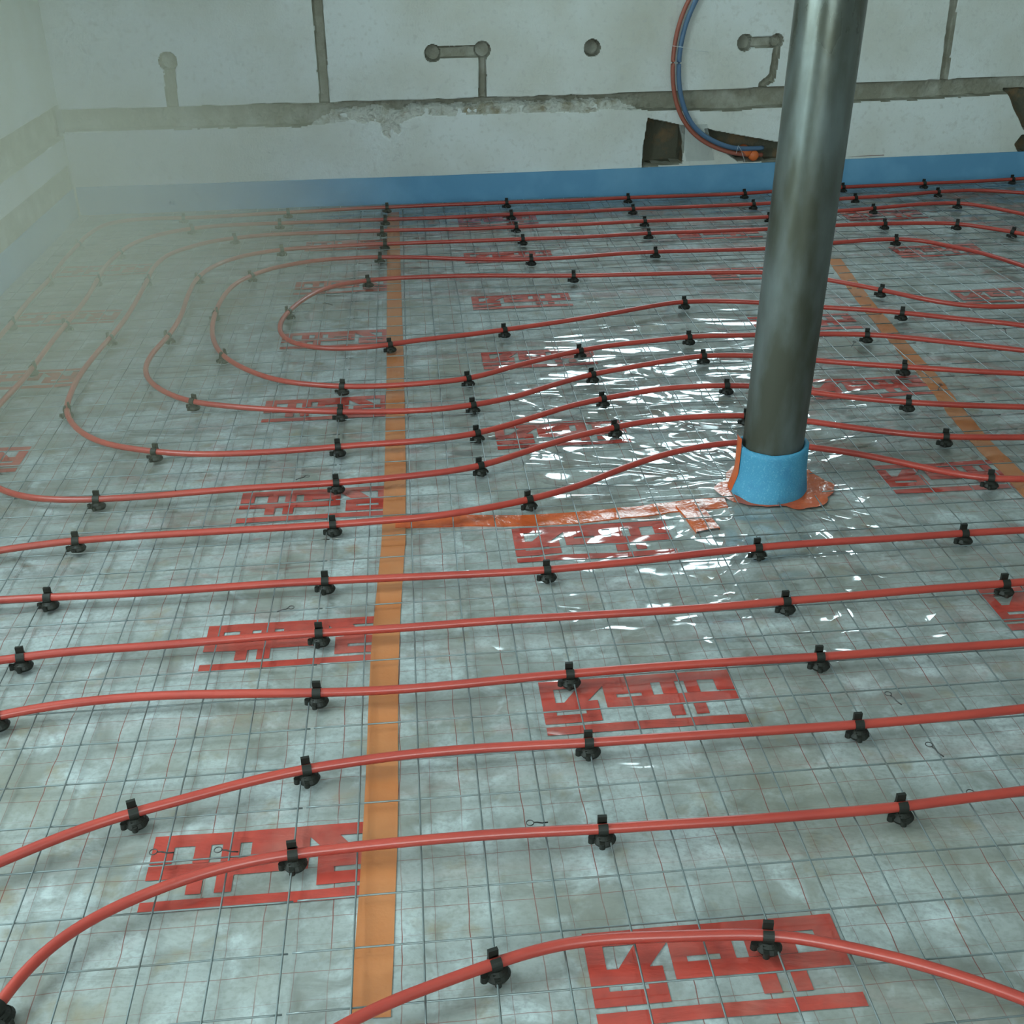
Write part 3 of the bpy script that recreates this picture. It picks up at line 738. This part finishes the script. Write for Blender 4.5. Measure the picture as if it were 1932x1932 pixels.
PIPES.append(('fourth pipe loop inward, around the innermost loop', 'fourth loop inward', [(2020,672,0),(1931,661,0),(1830,650,0),(1721,638,0),(1636,631,'n'),(1549,630,0),(1490,630,0),(1428,632,0),(1301,635,'n'),(1250,641,0),(1172,649,0),(1095,661,'n'),(1037,674,0),(970,691,0),(884,714,'n'),(802,723,0),(701,729,0),(644,729,'n'),(538,720,0),(471,700,0),(420,670,'b'),(401,634,0),(406,591,'b'),(424,556,0),(446,534,0),(474,520,'b'),(507,508,0),(559,497,0),(611,490,0),(700,485,0),(719,485,'f'),(804,486,0),(886,489,0),(1002,489,'f'),(1100,484,0),(1162,479,0),(1238,475,'f'),(1348,472,0),(1446,469,0),(1576,458,0),(1656,452,0),(1691,451,'f'),(1739,454,0),(1780,462,0),(1843,475,0),(1932,502,0),(2010,530,0)]))
PIPES.append(('innermost red pipe loop, its bend left of the long tape', 'innermost loop', [(2020,634,0),(1931,614,0),(1794,600,0),(1703,590,'n'),(1612,583,0),(1556,580,0),(1490,575,0),(1435,571,0),(1359,568,0),(1291,569,'n'),(1250,574,0),(1138,594,0),(1037,610,0),(952,622,'n'),(869,633,0),(780,643,0),(736,650,'n'),(682,656,0),(635,658,0),(589,655,0),(555,648,0),(535,636,0),(527,621,0),(531,605,0),(544,588,'b'),(580,560,0),(611,545,0),(652,535,0),(693,529,'f'),(721,526,0),(783,523,0),(886,520,0),(990,520,0),(1083,520,'f'),(1183,518,0),(1307,515,0),(1440,514,0),(1500,518,0),(1563,528,0),(1663,547,'f'),(1757,567,0),(1830,577,0),(1931,578,0),(2020,570,0)]))

# clip prototype: origin on the pipe axis, pipe along x
def clip_proto():
    root = empty('pipe_clip')
    mb = MB()                                      # round base gripping the mesh wire
    mb.cyl((.002, -.002), .0165, .0192, -.0235, -.0180, 20, sy=.95)
    mb.cyl((.002, -.002), .0192, .0155, -.0180, -.0120, 20, sy=.95)
    mb.cyl((.001, -.001), .0155, .0095, -.0120, -.0075, 20, sy=.95)
    mb.cyl((-.0185, -.005), .0055, .005, -.0215, -.011, 12)
    mb.box(-.018, -.008, -.009, .001, -.019, -.012)
    mb.cyl((-.003, -.0195), .005, .0042, -.0215, -.013, 12)
    mb.box(-.007, .001, -.020, -.012, -.020, -.012)
    base = mb.build('base', [M['clip']], root)
    mb = MB()                                      # clamp wrapped round the pipe
    ri, ro, hw = RP + .0003, RP + .0030, .0078
    A = np.radians(np.linspace(100, 395, 22)); V = []
    for a in A:
        for (r, x) in ((ri, -hw), (ro, -hw), (ro, hw), (ri, hw)): V.append((x, r * math.cos(a), r * math.sin(a)))
    Fc = [(i * 4 + k, i * 4 + (k + 1) % 4, (i + 1) * 4 + (k + 1) % 4, (i + 1) * 4 + k) for i in range(len(A) - 1) for k in range(4)]
    Fc += [(3, 2, 1, 0), tuple((len(A) - 1) * 4 + k for k in range(4))]
    mb.add(V, Fc)
    mb.box(-.0075, .0075, -.012, .004, -.0165, -.0095)
    clamp = mb.build('clamp', [M['clip']], root)
    mb = MB()                                      # latch tab standing over the pipe
    mb.box(-.0078, .0068, .0035, .0095, .0060, .0205)
    mb.box(-.0060, .0055, .0035, .0110, .0060, .0105)
    latch = mb.build('latch', [M['clip']], root)
    return root
proto = clip_proto(); used = [False]
def place_clip(p, rz):
    if not used[0]: r = proto; used[0] = True
    else:
        r = proto.copy(); COL.objects.link(r)
        for ch in proto.children:
            c = ch.copy(); COL.objects.link(c); c.parent = r
    r.location = p; r.rotation_euler = (0, 0, rz)
    return r
ORD = ['first', 'second', 'third', 'fourth', 'fifth', 'sixth', 'seventh', 'eighth', 'ninth', 'tenth', 'eleventh']
CL = {}
for label, phrase, pts in PIPES:
    P = np.array([fl(p[0], p[1], ZP)[:2] for p in pts]); flags = [p[2] for p in pts]
    s = np.r_[0, np.cumsum(np.linalg.norm(np.diff(P, axis=0), axis=1))]
    # Catmull-Rom through the points
    dense = [];  mark = []
    Pe = np.vstack([2 * P[0] - P[1], P, 2 * P[-1] - P[-2]])
    for i in range(len(P) - 1):
        p0, p1, p2, p3 = Pe[i], Pe[i + 1], Pe[i + 2], Pe[i + 3]
        t0 = 0; t1 = np.linalg.norm(p1 - p0) ** .5 + 1e-6; t2 = t1 + np.linalg.norm(p2 - p1) ** .5 + 1e-6; t3 = t2 + np.linalg.norm(p3 - p2) ** .5 + 1e-6
        nseg = max(2, int((s[i + 1] - s[i]) / .012))
        mark.append(len(dense))
        for k in range(nseg):
            t = t1 + (t2 - t1) * k / nseg
            A1 = (t1 - t) / (t1 - t0) * p0 + (t - t0) / (t1 - t0) * p1; A2 = (t2 - t) / (t2 - t1) * p1 + (t - t1) / (t2 - t1) * p2; A3 = (t3 - t) / (t3 - t2) * p2 + (t - t2) / (t3 - t2) * p3
            B1 = (t2 - t) / (t2 - t0) * A1 + (t - t0) / (t2 - t0) * A2; B2 = (t3 - t) / (t3 - t1) * A2 + (t - t1) / (t3 - t1) * A3
            dense.append((t2 - t) / (t2 - t1) * B1 + (t - t1) / (t2 - t1) * B2)
    mark.append(len(dense)); dense.append(P[-1]); Q = np.array(dense)
    for _ in range(3):
        k = 4; ker = np.hanning(2 * k + 3)[1:-1]; ker /= ker.sum()
        Qp = np.vstack([np.repeat(Q[:1], k, 0), Q, np.repeat(Q[-1:], k, 0)])
        Q = np.stack([np.convolve(Qp[:, c_], ker, 'valid') for c_ in (0, 1)], 1)
    mb = MB(); mb.tube(np.column_stack([Q, np.full(len(Q), ZP)]), RP, 14)
    o = mb.build('heating_pipe', [M['pipe']])
    o.data.polygons.foreach_set('use_smooth', [True] * len(o.data.polygons))
    tag(o, label, 'heating pipe', 'red floor heating pipes')
    items = {'n': [], 'b': [], 'f': []}
    for p, m_, fg in zip(pts, mark, flags):
        if not fg: continue
        q = Q[m_]; tdir = Q[min(m_ + 3, len(Q) - 1)] - Q[max(m_ - 3, 0)]
        ang = math.atan2(tdir[1], tdir[0])
        while ang > math.pi / 2: ang -= math.pi
        while ang < -math.pi / 2: ang += math.pi
        items[fg].append((p[0], p[1], q, ang))
    loop = bool(items['b'] or items['f'])
    for fg in 'nbf':
        L_ = sorted(items[fg], key=(lambda t: t[0]) if fg != 'b' else (lambda t: -t[1]))
        for i, (px, py, q, ang) in enumerate(L_):
            r = place_clip((q[0], q[1], ZP), ang)
            if not loop: lb = f'black pipe clip on the {phrase}, {ORD[i]} from the left'
            elif fg == 'b': lb = f'black pipe clip on left bend of {phrase}, {ORD[i]} from the near end'
            else: lb = f'black pipe clip on {phrase}, {"near" if fg == "n" else "far"} side, {ORD[i]} from the left'
            r['label'] = lb; r['category'] = 'pipe clip'; r['group'] = 'black pipe clips on the mesh'

# ------------------------------------------------------------------ on the wall: blue and red riser pipes
def wall_tube(pts, off, r, name, mt, label):
    P = []
    for (px, py, o_) in pts:
        x, z = wp(px, py, 5.8); P.append((x, float(wy(x)) - off - o_ , z))
    P = np.array(P); t = np.arange(len(P)); tt_ = np.linspace(0, len(P) - 1, len(P) * 8)
    Q = np.stack([np.interp(tt_, t, P[:, k]) for k in range(3)], 1)
    for _ in range(3):
        k = 5; ker = np.hanning(2 * k + 3)[1:-1]; ker /= ker.sum()
        a = 2 * Q[0] - Q[1:k + 1][::-1]; c = 2 * Q[-1] - Q[-k - 1:-1][::-1]
        Qp = np.vstack([a, Q, c]); Q = np.stack([np.convolve(Qp[:, c_], ker, 'valid') for c_ in range(3)], 1)
    mb = MB(); mb.tube(Q, r, 12); o = mb.build(name, [mt]); tag(o, label, 'pipe'); return o
blue = [(1330, -40, .0), (1306, 0, .0), (1289, 40, .0), (1279, 80, .0), (1275, 120, .0), (1276, 160, .0), (1283, 195, .0), (1297, 228, .0), (1318, 250, .0), (1345, 265, .0), (1372, 275, .0), (1400, 279, -.02), (1440, 280, -.06)]
red = [(1318, -40, .0), (1294, 0, .0), (1278, 40, .0), (1269, 80, .0), (1265, 120, .0), (1266, 160, .0), (1273, 198, .0), (1289, 232, .0), (1311, 256, .0), (1340, 274, .0), (1372, 285, .0), (1402, 291, -.02), (1440, 294, -.06)]
wall_tube(red, .024, .0105, 'riser_pipe', M['wpipe'], 'dull red pipe hanging in a curve against the back wall')
wall_tube(blue, .040, .0115, 'riser_pipe', M['bpipe'], 'blue pipe hanging in a curve against the back wall, beside the red one')
def wall_string(pts, label, r=.0011, out=.058):
    P = []
    for (px, py) in pts:
        x, z = wp(px, py, 5.8); P.append((x, float(wy(x)) - out, z))
    mb = MB(); mb.tube(np.array(P), r, 5); o = mb.build('string', [M['string']]); tag(o, label, 'string')
wall_string([(1262, 83), (1283, 86), (1305, 91), (1330, 95)], 'thin white string tied around the blue and red wall pipes')
wall_string([(1382, 284), (1386, 269), (1392, 280), (1399, 302)], 'short white string at the lower end of the blue wall pipe')
def wall_scrap(pts, label):
    mb = MB(); n_ = len(pts); f_ = []; b_ = []
    for (px, py) in pts:
        x, z = wp(px, py, 5.8); z = max(z, .1415 + .007 * float(ss(0, 3.2, x))); f_.append((x, float(wy(x)) - .0022, z)); b_.append((x, float(wy(x)) - .0010, z))
    mb.add(f_ + b_, [tuple(range(n_))[::-1], tuple(range(n_, 2 * n_))] + [(i, (i + 1) % n_, n_ + (i + 1) % n_, n_ + i) for i in range(n_)])
    o = mb.build('tape_scrap', [M['scrap']]); tag(o, label, 'tape')
wall_scrap([(884, 327), (905, 324), (925, 321), (950, 321), (948, 325), (920, 328), (900, 330)], 'thin brownish red tape scrap on the wall just above the blue strip, near the middle')
wall_scrap([(1596, 297), (1630, 294), (1668, 292), (1669, 295), (1630, 298)], 'thin reddish tape scrap above the blue strip, just right of the column')
# orange end caps in the wall niche
def cap(px, py, r, label):
    x, z = wp(px, py, 5.8); mb = MB(); y0 = float(wy(x))
    V = []; n_ = 18; prof_ = [(0, -.012), (.6, -.011), (.95, -.004), (1, .006), (.92, .03), (.92, .07)]
    for rr, yy in prof_:
        for i in range(n_):
            a = 2 * math.pi * i / n_; V.append((x + r * rr * math.cos(a), y0 + yy, z + r * rr * math.sin(a)))
    Fc = [(i * n_ + k, i * n_ + (k + 1) % n_, (i + 1) * n_ + (k + 1) % n_, (i + 1) * n_ + k) for i in range(len(prof_) - 1) for k in range(n_)]
    mb.add(V, Fc, 0, True); o = mb.build('conduit_end', [M['cap']]); tag(o, label, 'conduit')
cap(1408, 285, .026, 'orange conduit end in the wall niche, left one behind the string')
cap(1421, 293, .026, 'orange conduit end in the wall niche, right one above the blue edge strip')
# clear film hanging out of the small niche
mb = MB(); V = []; nx, nz_ = 14, 14
a_, b_ = wp(1278, 234), wp(1345, 300)
for j_ in range(nz_):
    for i in range(nx):
        s_, t_ = i / (nx - 1), j_ / (nz_ - 1)
        x = a_[0] + (b_[0] - a_[0]) * (s_ * .75 + .25 * t_); z = a_[1] + (b_[1] - a_[1]) * t_
        z = max(z, 0.155)
        V.append((x, float(wy(x)) - .008 - .016 * float(fbm(s_ * 5, t_ * 5, 91, 3)), z))
mb.add(V, [(j_ * nx + i, j_ * nx + i + 1, (j_ + 1) * nx + i + 1, (j_ + 1) * nx + i) for j_ in range(nz_ - 1) for i in range(nx - 1)], 0, True)
o = mb.build('plastic_film', [M['film']]); tag(o, 'crumpled clear plastic film hanging beside the small niche in the back wall', 'plastic film')

# ------------------------------------------------------------------ haze volume added to imitate a lens veil over the left rear corner
m = bpy.data.materials.new('veil_haze'); m.use_nodes = True
nt = m.node_tree; N = nt.nodes; L = nt.links; N.remove(N['Principled BSDF'])
vs = N.new('ShaderNodeVolumeScatter'); vs.inputs['Color'].default_value = (0.56, 0.545, 0.385, 1); vs.inputs['Anisotropy'].default_value = 0.0
tc = N.new('ShaderNodeTexCoord'); d_ = N.new('ShaderNodeVectorMath'); d_.operation = 'SUBTRACT'; d_.inputs[1].default_value = (-1.35, 4.05, 0.2)
L.new(tc.outputs['Object'], d_.inputs[0])
sc2 = N.new('ShaderNodeVectorMath'); sc2.operation = 'MULTIPLY'; sc2.inputs[1].default_value = (1.0, 0.6, 0.95); L.new(d_.outputs[0], sc2.inputs[0])
ln = N.new('ShaderNodeVectorMath'); ln.operation = 'LENGTH'; L.new(sc2.outputs[0], ln.inputs[0])
mr = N.new('ShaderNodeMapRange'); mr.interpolation_type = 'SMOOTHSTEP'
for i_, v_ in enumerate((1.5, 0.15, 0.0, 0.95)): mr.inputs[i_ + 1].default_value = v_
L.new(ln.outputs['Value'], mr.inputs[0]); L.new(mr.outputs[0], vs.inputs['Density'])
L.new(vs.outputs[0], N['Material Output'].inputs['Volume'])
mb = MB(); mb.box(-1.585, 0.16, 1.6, 5.74, 0.045, 2.05)
o = mb.build('veil_haze', [m]); tag(o, 'pale haze volume imitating a lens veil over the left rear corner', 'haze', kind='stuff')
sc.cycles.volume_step_rate = 4.0; sc.cycles.volume_max_steps = 24; sc.cycles.volume_bounces = 1
